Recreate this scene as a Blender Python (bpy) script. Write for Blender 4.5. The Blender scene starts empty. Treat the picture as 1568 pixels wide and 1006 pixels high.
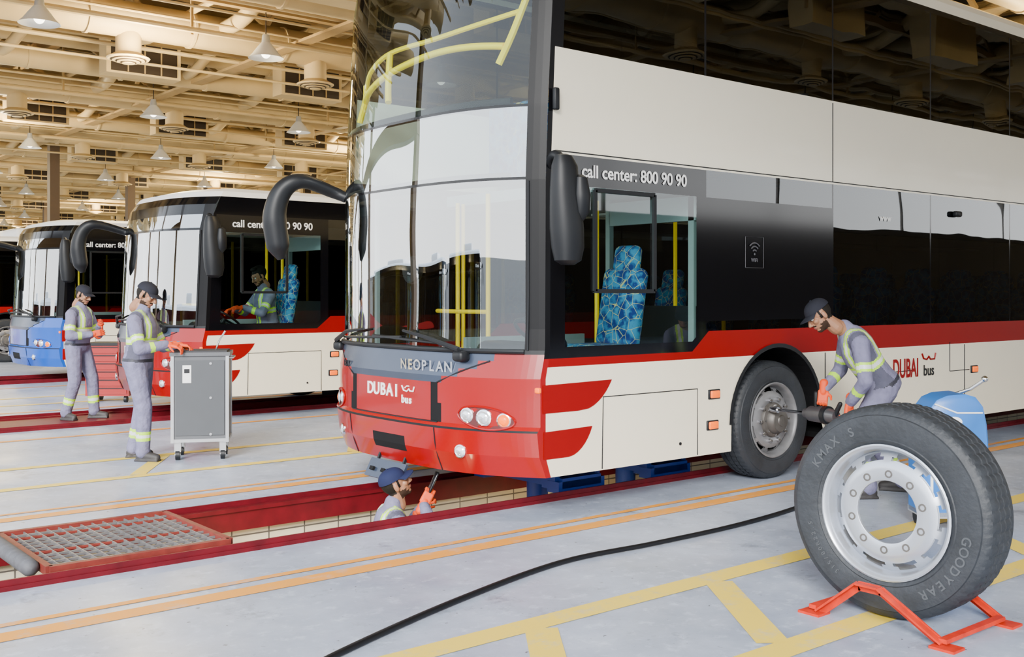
import bpy, math, random
from mathutils import Vector as V, Matrix as M
random.seed(4)
SC=bpy.context.scene
COL=SC.collection
pi=math.pi
# ------------------------------------------------------------------ materials
def nodes(name):
    m=bpy.data.materials.new(name); m.use_nodes=True
    nt=m.node_tree; nt.nodes.clear()
    o=nt.nodes.new('ShaderNodeOutputMaterial')
    return m,nt,o
def mixc(nt,a,b,fac):
    n=nt.nodes.new('ShaderNodeMix'); n.data_type='RGBA'
    for sock,val in ((n.inputs[6],a),(n.inputs[7],b)):
        if hasattr(val,'is_linked'): nt.links.new(val,sock)
        else: sock.default_value=(val[0],val[1],val[2],1)
    if hasattr(fac,'is_linked'): nt.links.new(fac,n.inputs[0])
    else: n.inputs[0].default_value=fac
    return n.outputs[2]
def noise(nt,scale,detail=3,vec=None,rough=.5):
    n=nt.nodes.new('ShaderNodeTexNoise'); n.inputs['Scale'].default_value=scale
    n.inputs['Detail'].default_value=detail; n.inputs['Roughness'].default_value=rough
    if vec is None:
        t=nt.nodes.new('ShaderNodeTexCoord'); vec=t.outputs['Object']
    nt.links.new(vec,n.inputs['Vector'])
    return n.outputs['Fac']
def ramp(nt,fac,p0,p1):
    r=nt.nodes.new('ShaderNodeMapRange'); r.inputs['From Min'].default_value=p0; r.inputs['From Max'].default_value=p1
    nt.links.new(fac,r.inputs['Value']); return r.outputs['Result']
def mat(name,col,rough=.5,metal=0,var=.08,scale=6,bump=0,bscale=40,coat=0,emit=0,spec=.5):
    m,nt,o=nodes(name)
    p=nt.nodes.new('ShaderNodeBsdfPrincipled'); nt.links.new(p.outputs[0],o.inputs[0])
    f=noise(nt,scale)
    a=[c*(1-var) for c in col]; b=[min(1,c*(1+var)) for c in col]
    c=mixc(nt,a,b,f); nt.links.new(c,p.inputs['Base Color'])
    p.inputs['Roughness'].default_value=rough; p.inputs['Metallic'].default_value=metal
    p.inputs['Coat Weight'].default_value=coat; p.inputs['Coat Roughness'].default_value=.05
    p.inputs['Specular IOR Level'].default_value=spec
    if emit:
        p.inputs['Emission Color'].default_value=(*col,1); p.inputs['Emission Strength'].default_value=emit
    if bump:
        bn=nt.nodes.new('ShaderNodeBump'); bn.inputs['Strength'].default_value=bump; bn.inputs['Distance'].default_value=.02
        nt.links.new(noise(nt,bscale),bn.inputs['Height']); nt.links.new(bn.outputs[0],p.inputs['Normal'])
    return m
def glass(name,tint,f0,f1,rough=.02,wave=0):
    m,nt,o=nodes(name)
    t=nt.nodes.new('ShaderNodeBsdfTransparent'); t.inputs[0].default_value=(*tint,1)
    g=nt.nodes.new('ShaderNodeBsdfGlossy'); g.inputs['Roughness'].default_value=rough
    g.inputs[0].default_value=(.95,.98,1,1)
    lw=nt.nodes.new('ShaderNodeLayerWeight'); lw.inputs[0].default_value=.5
    pw=nt.nodes.new('ShaderNodeMath'); pw.operation='POWER'; pw.inputs[1].default_value=3
    nt.links.new(lw.outputs['Facing'],pw.inputs[0])
    ma=nt.nodes.new('ShaderNodeMath'); ma.operation='MULTIPLY_ADD'; ma.inputs[1].default_value=f1; ma.inputs[2].default_value=f0
    nt.links.new(pw.outputs[0],ma.inputs[0])
    mx=nt.nodes.new('ShaderNodeMixShader'); nt.links.new(ma.outputs[0],mx.inputs[0])
    nt.links.new(t.outputs[0],mx.inputs[1]); nt.links.new(g.outputs[0],mx.inputs[2]); nt.links.new(mx.outputs[0],o.inputs[0])
    if wave:
        bn=nt.nodes.new('ShaderNodeBump'); bn.inputs['Strength'].default_value=wave; bn.inputs['Distance'].default_value=.05
        nt.links.new(noise(nt,1.3,1),bn.inputs['Height']); nt.links.new(bn.outputs[0],g.inputs['Normal'])
    return m
def floor_mat():
    m,nt,o=nodes('epoxy_floor')
    p=nt.nodes.new('ShaderNodeBsdfPrincipled'); nt.links.new(p.outputs[0],o.inputs[0])
    c1=mixc(nt,(.25,.29,.38),(.44,.49,.60),ramp(nt,noise(nt,.8,7,rough=.7),.34,.66))
    c2=mixc(nt,c1,(.10,.11,.14),ramp(nt,noise(nt,1.9,8,rough=.75),.57,.74))
    c3=mixc(nt,c2,(.58,.64,.75),ramp(nt,noise(nt,9,6,rough=.7),.54,.80))
    c4=mixc(nt,c3,(.07,.07,.08),ramp(nt,noise(nt,24,4),.68,.74))
    nt.links.new(c4,p.inputs['Base Color'])
    nt.links.new(ramp(nt,noise(nt,1.7,4),-.30,1.7),p.inputs['Roughness'])
    return m
def line_mat(name,col):
    m,nt,o=nodes(name)
    p=nt.nodes.new('ShaderNodeBsdfPrincipled'); nt.links.new(p.outputs[0],o.inputs[0])
    c=mixc(nt,col,(.34,.37,.44),ramp(nt,noise(nt,5,8,rough=.78),.52,.80))
    nt.links.new(c,p.inputs['Base Color']); p.inputs['Roughness'].default_value=.5
    return m
def seat_mat():
    m,nt,o=nodes('patterned_seat_fabric')
    p=nt.nodes.new('ShaderNodeBsdfPrincipled'); nt.links.new(p.outputs[0],o.inputs[0]); p.inputs['Roughness'].default_value=.9
    t=nt.nodes.new('ShaderNodeTexCoord')
    v=nt.nodes.new('ShaderNodeTexVoronoi'); v.feature='DISTANCE_TO_EDGE'; v.inputs['Scale'].default_value=12
    nt.links.new(t.outputs['Object'],v.inputs['Vector'])
    base=mixc(nt,(.004,.03,.20),(.04,.26,.50),ramp(nt,noise(nt,14,4),.42,.58))
    c=mixc(nt,(.66,.56,.22),base,ramp(nt,v.outputs['Distance'],.010,.026))
    nt.links.new(c,p.inputs['Base Color']); return m
def tile_mat():
    m,nt,o=nodes('pit_wall_tiles')
    p=nt.nodes.new('ShaderNodeBsdfPrincipled'); nt.links.new(p.outputs[0],o.inputs[0]); p.inputs['Roughness'].default_value=.35
    t=nt.nodes.new('ShaderNodeTexCoord'); s=nt.nodes.new('ShaderNodeSeparateXYZ'); nt.links.new(t.outputs['Object'],s.inputs[0])
    cb=nt.nodes.new('ShaderNodeCombineXYZ'); nt.links.new(s.outputs[0],cb.inputs[0]); nt.links.new(s.outputs[2],cb.inputs[1])
    b=nt.nodes.new('ShaderNodeTexBrick'); b.offset=0; b.inputs['Scale'].default_value=1
    b.inputs['Brick Width'].default_value=.3; b.inputs['Row Height'].default_value=.2; b.inputs['Mortar Size'].default_value=.006
    b.inputs['Color1'].default_value=(.62,.56,.42,1); b.inputs['Color2'].default_value=(.50,.45,.33,1); b.inputs['Mortar'].default_value=(.1,.09,.08,1)
    nt.links.new(cb.outputs[0],b.inputs['Vector']); nt.links.new(b.outputs[0],p.inputs['Base Color']); return m

FLOOR=floor_mat(); YEL=line_mat('yellow_floor_paint',(.78,.56,.06)); ORA=line_mat('orange_floor_paint',(.76,.30,.025))
CREAM=mat('cream_bus_paint',(.86,.79,.62),.3,var=.02,coat=.2)
RED=mat('red_bus_paint',(.28,.0,.0012),.22,var=.04,coat=.30,spec=.35)
REDLINE=mat('red_vinyl',(.235,.0,.001),.40,var=.03,spec=.2)
BLUEP=mat('blue_bus_paint',(.003,.075,.42),.22,var=.04,coat=.3)
BLK=mat('gloss_black',(.003,.003,.004),.10,var=.1,spec=.4)
BLKP=mat('satin_black_pillar',(.003,.003,.004),.35,var=.1,spec=.2)
BLKM=mat('black_plastic',(.009,.010,.012),.45,var=.15,spec=.3)
DARK=mat('dark_underbody',(.006,.006,.007),.8,spec=.2)
PANEL=mat('graphite_panel',(.045,.06,.095),.28,metal=.4,var=.1)
WS=glass('windscreen_glass',(.84,.95,.93),.36,.6,.006,.07)
WSU=glass('dimmed_upper_windscreen_glass',(.72,.88,.84),.04,.50,.006,.07)  # tint and low reflectivity stand in for the roof's dark reflection
SG=glass('clear_side_glass',(.62,.78,.74),.06,.5)
DG=glass('tinted_side_glass',(.085,.09,.095),.065,.45,.012,.06)
CH=mat('chrome',(.75,.75,.78),.15,metal=1,var=.03)
STEEL=mat('silver_steel',(.55,.57,.60),.35,metal=.6,var=.08)
RIM=mat('silver_rim_paint',(.44,.47,.53),.30,metal=.55,var=.05)
RIMD=mat('dusty_rim_paint',(.22,.22,.23),.45,metal=.4,var=.35,scale=12)
HUBM=mat('greasy_hub_metal',(.13,.12,.11),.5,metal=.6,var=.4,scale=15)
RUB=mat('tyre_rubber',(.018,.021,.026),.60,var=.45,scale=10,bump=.2)
RUBT=mat('tyre_letter_rubber',(.050,.055,.062),.7,var=.2)
WHT=mat('white_paint',(.85,.85,.85),.4,var=.02)
LET=mat('white_lettering',(.9,.9,.88),.5,var=.01)
DIM=mat('faded_grey_print',(.08,.08,.09),.5,var=.05)
YPOLE=mat('yellow_handrail',(.92,.62,.0),.3,var=.03,emit=.35)  # handrail yellow with added glow; the rails are no lamps
SEAT=seat_mat(); GINT=mat('grey_interior_trim',(.28,.33,.34),.6)
AMB=mat('amber_lens',(.95,.14,.0),.25,emit=.9,spec=.3)
HLG=mat('headlamp_glass',(.80,.82,.86),.06,metal=.6,emit=.05)
KERB=mat('red_pit_steel',(.105,.002,.007),.45,var=.5,scale=9,spec=.35)
TILE=tile_mat(); PITF=mat('pit_floor_concrete',(.14,.14,.13),.8)
GRT=mat('grating_steel',(.17,.165,.17),.45,metal=.4,var=.4,scale=20)
GRED=mat('worn_red_steel',(.17,.02,.014),.55,var=.6,scale=14)
ORS=mat('orange_stand_paint',(.50,.020,.004),.45,var=.45,scale=15,spec=.3)
BLU=mat('blue_machine_paint',(.028,.16,.50),.35,var=.1)
BLUD=mat('blue_jack_paint',(.006,.035,.26),.4,var=.2)
CABG=mat('cabinet_grey',(.085,.09,.10),.45,var=.06); CABL=mat('cabinet_frame_aluminium',(.42,.43,.45),.3,metal=.8)
CABP=mat('cabinet_door_panel',(.055,.06,.068),.4); RUBM=mat('rubber_mat',(.03,.03,.034),.7)
REDCAB=mat('red_tool_chest_paint',(.30,.003,.002),.38)
COV=mat('grey_coverall_fabric',(.165,.160,.250),.85,var=.32,scale=14,bump=1.0,bscale=13,spec=.2)
COVD=mat('dark_coverall_fabric',(.085,.085,.125),.85,var=.2,scale=14,bump=.8,bscale=15,spec=.2)
HIV=mat('hi_vis_yellow',(.42,.72,.03),.5,var=.05,emit=.1); SIL=mat('silver_reflective_tape',(.62,.64,.64),.35,var=.05)
GLV=mat('orange_glove',(.70,.06,.003),.6,var=.15); SKIN=mat('skin',(.30,.14,.075),.5,var=.08,scale=20)
HAIR=mat('black_hair',(.010,.008,.006),.7,var=.3,scale=60,spec=.2); LIP=mat('lips',(.24,.08,.06),.5); STUB=mat('beard_stubble',(.035,.019,.012),.8,var=.4,scale=120,spec=.2)
CAPM=mat('dark_cap_fabric',(.016,.017,.025),.8,var=.2,spec=.2); CAPB=mat('navy_cap_fabric',(.012,.017,.055),.8,var=.2,spec=.2)
BOOT=mat('work_boot_leather',(.03,.027,.027),.6,var=.3); EYE=mat('eye_white',(.7,.68,.65),.2); BELT=mat('dark_belt',(.02,.02,.032),.6)
CEILM=mat('roof_deck',(.06,.048,.03),.8,var=.2,scale=.5)
BEAM=mat('cream_roof_steel',(.44,.30,.125),.6,var=.28,scale=1.5,spec=.3); DUCT=mat('cream_air_duct',(.66,.50,.25),.5,var=.22,scale=1.2,spec=.35)
GRL=mat('dark_grille',(.022,.012,.006),.6); WALLM=mat('cream_wall',(.50,.38,.20),.8,var=.05,scale=.6); WALLD=mat('grey_wall',(.10,.09,.08),.8,var=.3,scale=.4)
COLM=mat('brown_column_steel',(.08,.05,.03),.6); LAMPM=mat('lamp_shade_acrylic',(.75,.75,.73),.3); BULB=mat('lamp_bulb',(1,.93,.8),.5,emit=8)
GND=mat('outdoor_concrete',(.36,.35,.33),.8,var=.1,scale=.3); HOSE=mat('black_rubber_hose',(.005,.005,.006),.5,spec=.3)
PHONE=mat('phone_black',(.01,.01,.012),.2); WRM=mat('wrench_grey_metal',(.12,.12,.13),.4,metal=.7,var=.3)
WALLX=mat('grey_building',(.30,.29,.28),.8); PIPEG=mat('grey_pipe_lagging',(.08,.08,.09),.7,var=.5,scale=20)

# ------------------------------------------------------------------ mesh builder
def frame(d,up=None):
    z=V(d).normalized()
    u=V(up) if up is not None else (V((0,0,1)) if abs(z.z)<.95 else V((1,0,0)))
    x=(u-z*u.dot(z)).normalized(); y=z.cross(x)
    return x,y,z
def basis(x,y,z,o=(0,0,0)):
    m=M.Identity(4)
    for i in range(3):
        m[i][0]=x[i]; m[i][1]=y[i]; m[i][2]=z[i]; m[i][3]=o[i]
    return m
class MB:
    def __init__(s): s.v=[];s.f=[];s.m=[];s.mats=[]
    def mi(s,mt):
        if mt not in s.mats: s.mats.append(mt)
        return s.mats.index(mt)
    def add(s,vs,fs,mt):
        o=len(s.v); k=s.mi(mt); s.v+=[V(p) for p in vs]
        for f in fs: s.f.append([i+o for i in f]); s.m.append(k)
    def poly(s,pts,mt): s.add(pts,[list(range(len(pts)))],mt)
    def box(s,c,d,mt,mtx=None):
        c=V(c); h=V(d)/2
        vs=[V((x*h.x,y*h.y,z*h.z)) for x in(-1,1) for y in(-1,1) for z in(-1,1)]
        vs=[(mtx@p if mtx else p)+c for p in vs]
        s.add(vs,[(0,1,3,2),(4,6,7,5),(0,4,5,1),(2,3,7,6),(0,2,6,4),(1,5,7,3)],mt)
    def bar(s,a,b,w,h,mt,up=None):
        a=V(a);b=V(b); x,y,z=frame(b-a,up)
        vs=[p+x*(h/2*i)+y*(w/2*j) for p in(a,b) for i in(-1,1) for j in(-1,1)]
        s.add(vs,[(0,1,3,2),(4,6,7,5),(0,4,5,1),(2,3,7,6),(0,2,6,4),(1,5,7,3)],mt)
    def rbox(s,c,d,r,mt,mtx=None,nu=16,nv=8):
        h=V(d)/2; r=min(r,h.x*.999,h.y*.999,h.z*.999); vs=[];fs=[]; sg=lambda q:1 if q>0 else -1
        for j in range(nv):
            th=(j+.5)/nv*pi
            for i in range(nu):
                ph=(i+.5)/nu*2*pi
                n=V((math.sin(th)*math.cos(ph),math.sin(th)*math.sin(ph),math.cos(th)))
                p=V([n[k]*r+sg(n[k])*(h[k]-r) for k in range(3)])
                vs.append((mtx@p if mtx else p)+V(c))
        for j in range(nv-1):
            for i in range(nu):
                a=j*nu+i;b=j*nu+(i+1)%nu
                fs.append((a,a+nu,b+nu,b))
        fs.append(tuple(range(nu))); fs.append(tuple(reversed(range((nv-1)*nu,nv*nu))))
        s.add(vs,fs,mt)
    def loft(s,rings,mt,cap=True,closed=True):
        n=len(rings[0]); vs=[p for r in rings for p in r]; fs=[]
        for j in range(len(rings)-1):
            for i in range(n if closed else n-1):
                a=j*n+i;b=j*n+(i+1)%n
                fs.append((a,b,b+n,a+n))
        if cap: fs.append(tuple(reversed(range(n)))); fs.append(tuple(range((len(rings)-1)*n,len(rings)*n)))
        s.add(vs,fs,mt)
    def tube(s,pts,r,mt,n=8):
        pts=[V(p) for p in pts]; rr=r if isinstance(r,(list,tuple)) else [r]*len(pts)
        rings=[]; x=None
        for i,p in enumerate(pts):
            t=(pts[min(i+1,len(pts)-1)]-pts[max(i-1,0)]).normalized()
            if x is None: x,y,_=frame(t)
            else:
                x=(x-t*x.dot(t)).normalized(); y=t.cross(x)
            rings.append([p+(x*math.cos(a)+y*math.sin(a))*rr[i] for a in [2*pi*k/n for k in range(n)]])
        s.loft(rings,mt)
    def cyl(s,a,b,r,mt,r2=None,n=16): s.tube([a,b],[r,r if r2 is None else r2],mt,n)
    def caps(s,a,b,r0,r1,mt,n=12):
        a=V(a);b=V(b); d=(b-a).normalized(); P=[];R=[]
        for k in range(0,4): q=math.radians(85-85*k/3); P.append(a-d*r0*math.sin(q)); R.append(r0*math.cos(q))
        for k in range(0,4): q=math.radians(85*k/3); P.append(b+d*r1*math.sin(q)); R.append(r1*math.cos(q))
        s.tube(P,R,mt,n)
    def ell(s,c,r,mt,mtx=None,nu=20,nv=12):
        vs=[];fs=[]
        for j in range(nv):
            th=(j+.5)/nv*pi
            for i in range(nu):
                ph=i/nu*2*pi
                p=V((math.sin(th)*math.cos(ph)*r[0],math.sin(th)*math.sin(ph)*r[1],math.cos(th)*r[2]))
                vs.append((mtx@p if mtx else p)+V(c))
        for j in range(nv-1):
            for i in range(nu):
                a=j*nu+i;b=j*nu+(i+1)%nu; fs.append((a,a+nu,b+nu,b))
        fs.append(tuple(range(nu))); fs.append(tuple(reversed(range((nv-1)*nu,nv*nu))))
        s.add(vs,fs,mt)
    def lathe(s,prof,mt,mtx,n=48,skip=None,mod=None):
        vs=[];fs=[]
        for j,(r,z) in enumerate(prof):
            for i in range(n):
                a=2*pi*i/n; q=r
                if mod: q=mod(j,i,r)
                vs.append(mtx@V((q*math.cos(a),q*math.sin(a),z)))
        for j in range(len(prof)-1):
            for i in range(n):
                if skip and skip(j,i): continue
                a=j*n+i;b=j*n+(i+1)%n; fs.append((a,b,b+n,a+n))
        s.add(vs,fs,mt)
    def text(s,txt,size,mtx,mt,ext=.002,align='CENTER',shear=0,sx=1):
        cu=bpy.data.curves.new('t','FONT'); cu.body=txt; cu.size=size; cu.extrude=ext; cu.align_x=align; cu.shear=shear; cu.offset=size*.018
        ob=bpy.data.objects.new('t',cu); COL.objects.link(ob); bpy.context.view_layer.update()
        me=bpy.data.meshes.new_from_object(ob.evaluated_get(bpy.context.evaluated_depsgraph_get()))
        s.add([mtx@V((v.co.x*sx,v.co.y,v.co.z)) for v in me.vertices],[list(p.vertices) for p in me.polygons],mt)
        bpy.data.objects.remove(ob); bpy.data.curves.remove(cu); bpy.data.meshes.remove(me)
    def mesh(s,name):
        me=bpy.data.meshes.new(name); me.from_pydata([tuple(p) for p in s.v],[],s.f)
        for mt in s.mats: me.materials.append(mt)
        for i,p in enumerate(me.polygons): p.material_index=s.m[i]; p.use_smooth=True
        me.validate(); me.update()
        try: me.set_sharp_from_angle(angle=math.radians(38))
        except Exception: pass
        return me
    def build(s,name,parent=None,world=True):
        ob=bpy.data.objects.new(name,s.mesh(name)); COL.objects.link(ob)
        if parent:
            ob.parent=parent
            if world: ob.matrix_parent_inverse=M.Translation(-parent.location)
        return ob
def empty(name,loc):
    e=bpy.data.objects.new(name,None); e.location=loc; e.empty_display_size=.2; COL.objects.link(e); return e
def interp(tab,z):
    if z<=tab[0][0]: return tab[0][1]
    for (a,p),(b,q) in zip(tab,tab[1:]):
        if z<=b: return p+(q-p)*(z-a)/(b-a)
    return tab[-1][1]
def spline(pts,n=10):
    pts=[V(p) for p in pts]; out=[]
    P=[pts[0]*2-pts[1]]+pts+[pts[-1]*2-pts[-2]]
    for i in range(1,len(P)-2):
        for k in range(n):
            t=k/n; a,b,c,d=P[i-1],P[i],P[i+1],P[i+2]
            out.append(.5*((2*b)+(c-a)*t+(2*a-5*b+4*c-d)*t*t+(3*b-a-3*c+d)*t*t*t))
    out.append(pts[-1]); return out
CAM=V((-4.87,-5.64,1.6))

# ------------------------------------------------------------------ wheel
TY=[(.30,-.03),(.33,-.012),(.345,-.004),(.35,-.008),(.38,0),(.44,-.002),(.462,-.004),(.466,-.012),(.48,-.018),(.5,-.035),(.508,-.06),(.51,-.09),(.497,-.092),(.497,-.104),(.51,-.106),
 (.51,-.145),(.497,-.147),(.497,-.157),(.51,-.159),(.51,-.20),(.497,-.202),(.497,-.214),(.51,-.216),(.508,-.245),(.5,-.268),(.475,-.288),(.44,-.30),(.38,-.303),(.33,-.29),(.30,-.27)]
def wheel(mb,mtx,hub=True):
    rim=RIMD if hub else RIM
    def mod(j,i,r):
        if j in(10,11,14,15,18,19,22,23) and i%4==0: return r-.006
        return r
    mb.lathe(TY,RUB,mtx,240,mod=mod)
    mb.lathe([(.300,-.035),(.312,-.018),(.324,-.014),(.326,-.006),(.318,-.002),(.306,-.010),(.298,-.03),(.290,-.06),(.288,-.25),(.315,-.285),(.322,-.288)],rim,mtx,64)
    prof=[(.290,-.085),(.280,-.075),(.262,-.060),(.245,-.048),(.222,-.036),(.205,-.033),(.155,-.033),(.150,-.036),(.150,-.05),(.205,-.05),(.245,-.066),(.285,-.098)]
    def skip(j,i):
        k=(i+3)%8
        return (j==1 and k in(2,3,4,5)) or (j==2 and k in(1,2,3,4,5,6)) or (j==10 and k in(1,2,3,4,5,6))
    mb.lathe(prof,rim,mtx,80,skip=skip)
    for k in range(10):
        a=2*pi*(k+.5)/10; c=V((.183*math.cos(a),.183*math.sin(a),0))
        if hub:
            mb.cyl(mtx@(c+V((0,0,-.034))),mtx@(c+V((0,0,-.004))),.016,CH,n=6)
            mb.cyl(mtx@(c+V((0,0,-.004))),mtx@(c+V((0,0,.012))),.009,HUBM,n=8)
        else:
            mb.lathe([(.019,-.0325),(.019,-.030),(.012,-.030),(.012,-.034),(.0005,-.034)],HUBM,mtx@M.Translation(c),12)
    if hub:
        mb.lathe([(.155,-.05),(.15,-.02),(.145,-.01),(.12,.0),(.115,.03),(.10,.045),(.095,.06),(.05,.066),(.045,.075),(.0005,.078)],HUBM,mtx,32)
        mb.lathe([(.29,-.15),(.12,-.2),(.0005,-.2)],DARK,mtx,24)
        for k in range(8):
            a=2*pi*k/8; c=V((.128*math.cos(a),.128*math.sin(a),0)); mb.cyl(mtx@(c+V((0,0,-.01))),mtx@(c+V((0,0,.008))),.008,CH,n=6)

# ------------------------------------------------------------------ bus
W=2.70
RAKE2=[(.28,.06),(.45,-.01),(.62,-.03),(.66,0),(1.0,.0),(1.17,.04),(1.3,.05),(2.4,.05),(2.94,.07),(4.3,.15),(4.6,.3),(4.72,.6)]
RAKE1=[(.28,.06),(.45,-.01),(.62,-.03),(.66,0),(1.0,.0),(1.17,.04),(1.3,.05),(2.4,.10),(2.75,.18),(2.9,.3),(2.95,.5)]
def seat(mb,p,mt=None,s=1.0):
    mt=mt or SEAT; p=V(p)
    mb.rbox(p+V((0,0,0)),(.46*s,.48*s,.14),.06,mt)
    rt=M.Rotation(math.radians(10),3,'Y')
    mb.rbox(p+V((.27,0,.36)),(.15,.46*s,.68),.07,mt,rt)
    mb.rbox(p+V((.34,0,.77)),(.12,.28,.24),.06,mt,rt)
    mb.box(p+V((.0,0,-.22)),(.2,.3,.34),BLKM)
def bus(name,loc,dbl,L,colr,logo=True,calltxt=True):
    root=empty(name,loc)
    ZT=4.72 if dbl else 2.95; RK=RAKE2 if dbl else RAKE1
    def inset(z): return interp([(ZT-.22,0),(ZT-.12,.012),(ZT-.05,.05),(ZT,.16)],z)
    def xf(c,z): return -.38+.38*abs(c)**3.2+interp(RK,z)
    def fp(c,z,off=0):
        y=W/2+c*(W/2-inset(z)); p=V((xf(c,z),y,z))
        if off:
            e=.01; t=V((xf(c+e,z)-xf(c-e,z),2*e*W/2,0)).normalized(); n=V((-t.y,t.x,0)); p+=n*off
        return p
    if dbl: zs=[.3,.34,.40,.45,.46,.52,.62,.635,.66,.8,.95,1.0,1.06,1.12,1.17,1.2,1.35,1.6,1.9,2.2,2.41,2.43,2.6,2.8,2.93,2.95,3.2,3.6,4.0,4.4,4.5,4.6,4.67,4.70,4.72]
    else: zs=[.3,.34,.40,.45,.46,.52,.62,.635,.66,.8,.95,1.0,1.06,1.12,1.17,1.2,1.35,1.6,1.9,2.2,2.40,2.43,2.6,2.73,2.83,2.90,2.93,2.95]
    N=72; cs=[-1+2*i/N for i in range(N+1)]
    body=MB(); gl=MB()
    def fm(c,z):
        a=abs(c)
        if z<1.17:
            if .62<z<.635 and a<.995: return BLKM
            if .40<z<.52 and a<.17: return DARK
            if .66<z<.95 and .40<a<.44+(.95-z)*.12: return DARK
            if z>.95 and a<.42+(z-.95)*1.9: return PANEL
            return colr
        if z<1.2: return BLKM
        if dbl and z>4.4: return CREAM
        if not dbl and z>2.83: return WHT
        if a>.93: return BLKP
        if 2.41<z<2.43 or (dbl and 2.93<z<2.95): return BLK
        if not dbl and z>2.6: return BLK
        if z>2.93: return WSU
        return WS
    for j in range(len(zs)-1):
        for i in range(N):
            z0,z1=zs[j],zs[j+1]; c0,c1=cs[i],cs[i+1]
            mt=fm((c0+c1)/2,(z0+z1)/2)
            (gl if mt in (WS,WSU) else body).add([fp(c0,z0),fp(c0,z1),fp(c1,z1),fp(c1,z0)],[(0,1,2,3)],mt)
    AX=[2.70,9.3] if L>11 else [2.7,8.3]
    if dbl: AX=[2.70,8.6,10.0]
    RA=.62
    def arch(s):
        z=.3
        for xc in AX:
            d=abs(s-xc)
            if d<RA: z=max(z,.52+math.sqrt(RA*RA-d*d))
        return z
    br={0,.05,.14,.2,.6,1.0,1.4,1.60,1.65,1.70,1.75,1.80,L}
    for xc in AX:
        for k in range(25): br.add(round(xc-RA*math.cos(pi*k/24),4))
    DV=[1.757,3.52,5.22,6.9,8.6,10.3,12.0]
    for d in DV:
        if d<L-.2: br.add(d-.012); br.add(d+.012)
    s=0
    while s<L: br.add(round(s+.0,3)); s+=.85
    br=sorted(br)
    def zt(s): return interp([(1.60,1.14),(1.80,1.30)],s)
    for side in(0,1):
        def sp(s,z):
            x=max(s,0)
            if s<=0: x=xf(1,z)
            elif s<.7: x=max(s,xf(1,z)*(1-s/.7)+s)
            return V((x,inset(z) if side==0 else W-inset(z),z))
        for a,b in zip(br,br[1:]):
            m=(a+b)/2
            isdiv=any(abs(m-d)<.0125 for d in DV)
            def lv(s):
                l=[.45,.62,.66,1.0,1.08,zt(s),zt(s)+.08,2.38,2.60]
                l+= [3.36,4.3,4.45,4.5,4.6,4.67,4.72] if dbl else [2.83,2.90,2.95]
                return l
            la,lb=[arch(a)]+lv(a),[arch(b)]+lv(b)
            drv=.2<m<1.65 and side==0
            near=m<1.757
            opq=1.757<m<3.5 and dbl and side==0
            ms=[CREAM]*5+[REDLINE,BLK if near else DG,(SG if drv else BLK if near else BLK if opq else DG),BLK if near else DG]
            if side==1 : ms=[CREAM]*5+[REDLINE,DG,DG,DG]
            if m<.05: ms=[colr]*5+[colr,BLKP,BLKP,BLKP]
            if isdiv: ms[6]=ms[7]=ms[8]=BLK
            if dbl: ms=ms+[BLKP if m<.05 else CREAM]+[(BLKP if (m<.14 or isdiv) else DG)]*2+[BLK,CREAM,CREAM,CREAM]
            else: ms=ms+[BLK,WHT,WHT]
            for j in range(len(la)-1):
                za0,za1=la[j],la[j+1]; zb0,zb1=lb[j],lb[j+1]
                za0=max(za0,arch(a)); zb0=max(zb0,arch(b)); za1=max(za1,za0); zb1=max(zb1,zb0)
                if za1-za0<1e-4 and zb1-zb0<1e-4: continue
                q=[sp(a,za0),sp(b,zb0),sp(b,zb1),sp(a,za1)]
                if side: q.reverse()
                (gl if ms[j] in(SG,DG) else body).add(q,[(0,1,2,3)],ms[j])
        y0=0 if side==0 else W; y1=.72 if side==0 else W-.72
        for xc in AX:
            for k in range(24):
                a0=pi*k/24;a1=pi*(k+1)/24
                p=[(xc+RA*math.cos(t),.52+RA*math.sin(t)) for t in(a0,a1)]
                body.add([(p[0][0],y0,p[0][1]),(p[1][0],y0,p[1][1]),(p[1][0],y1,p[1][1]),(p[0][0],y1,p[0][1])],[(0,1,2,3)],DARK)
                po=[(xc+(RA+.035)*math.cos(t),.52+(RA+.035)*math.sin(t)) for t in(a0,a1)]
                yo=-.012 if side==0 else W+.012
                body.add([(p[0][0],yo,p[0][1]),(p[1][0],yo,p[1][1]),(po[1][0],yo,po[1][1]),(po[0][0],yo,po[0][1])],[(0,1,2,3)],BLKM)
                body.add([(p[0][0],yo,p[0][1]),(p[1][0],yo,p[1][1]),(p[1][0],y0,p[1][1]),(p[0][0],y0,p[0][1])],[(0,1,2,3)],BLKM)
            body.box((xc,y1,.66),(2*RA,.02,1.0),DARK)
    tops=[V((xf(c,ZT),fp(c,ZT).y,ZT)) for c in cs]
    for i in range(N):
        a,b=tops[i],tops[i+1]
        body.add([a,b,(1.2,b.y,ZT),(1.2,a.y,ZT)],[(0,1,2,3)],CREAM if dbl else WHT)
    body.add([(1.2,.16,ZT),(1.2,W-.16,ZT),(L,W-.16,ZT),(L,.16,ZT)],[(0,1,2,3)],CREAM if dbl else WHT)
    body.add([(L,0,.3),(L,W,.3),(L,W,ZT-.1),(L,W-.16,ZT),(L,.16,ZT),(L,0,ZT-.1)],[(0,1,2,3,4,5)],CREAM)
    body.box(((L+.2)/2,W/2,.36),(L-.2,W-1.44,.08),DARK)
    xs=[.1]+[q for xc in AX for q in(xc-RA,xc+RA)]+[L]
    for a,b in zip(xs[::2],xs[1::2]):
        if b-a>.05:
            for yy in(.36,W-.36): body.box(((a+b)/2,yy,.33),(b-a,.70,.05),DARK)
    if not dbl:
        body.rbox((4.5,W/2,3.05),(3,1.9,.26),.08,WHT)
    body.build('body_shell',root,False)
    g=gl.build('window_glazing',root,False)
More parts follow.
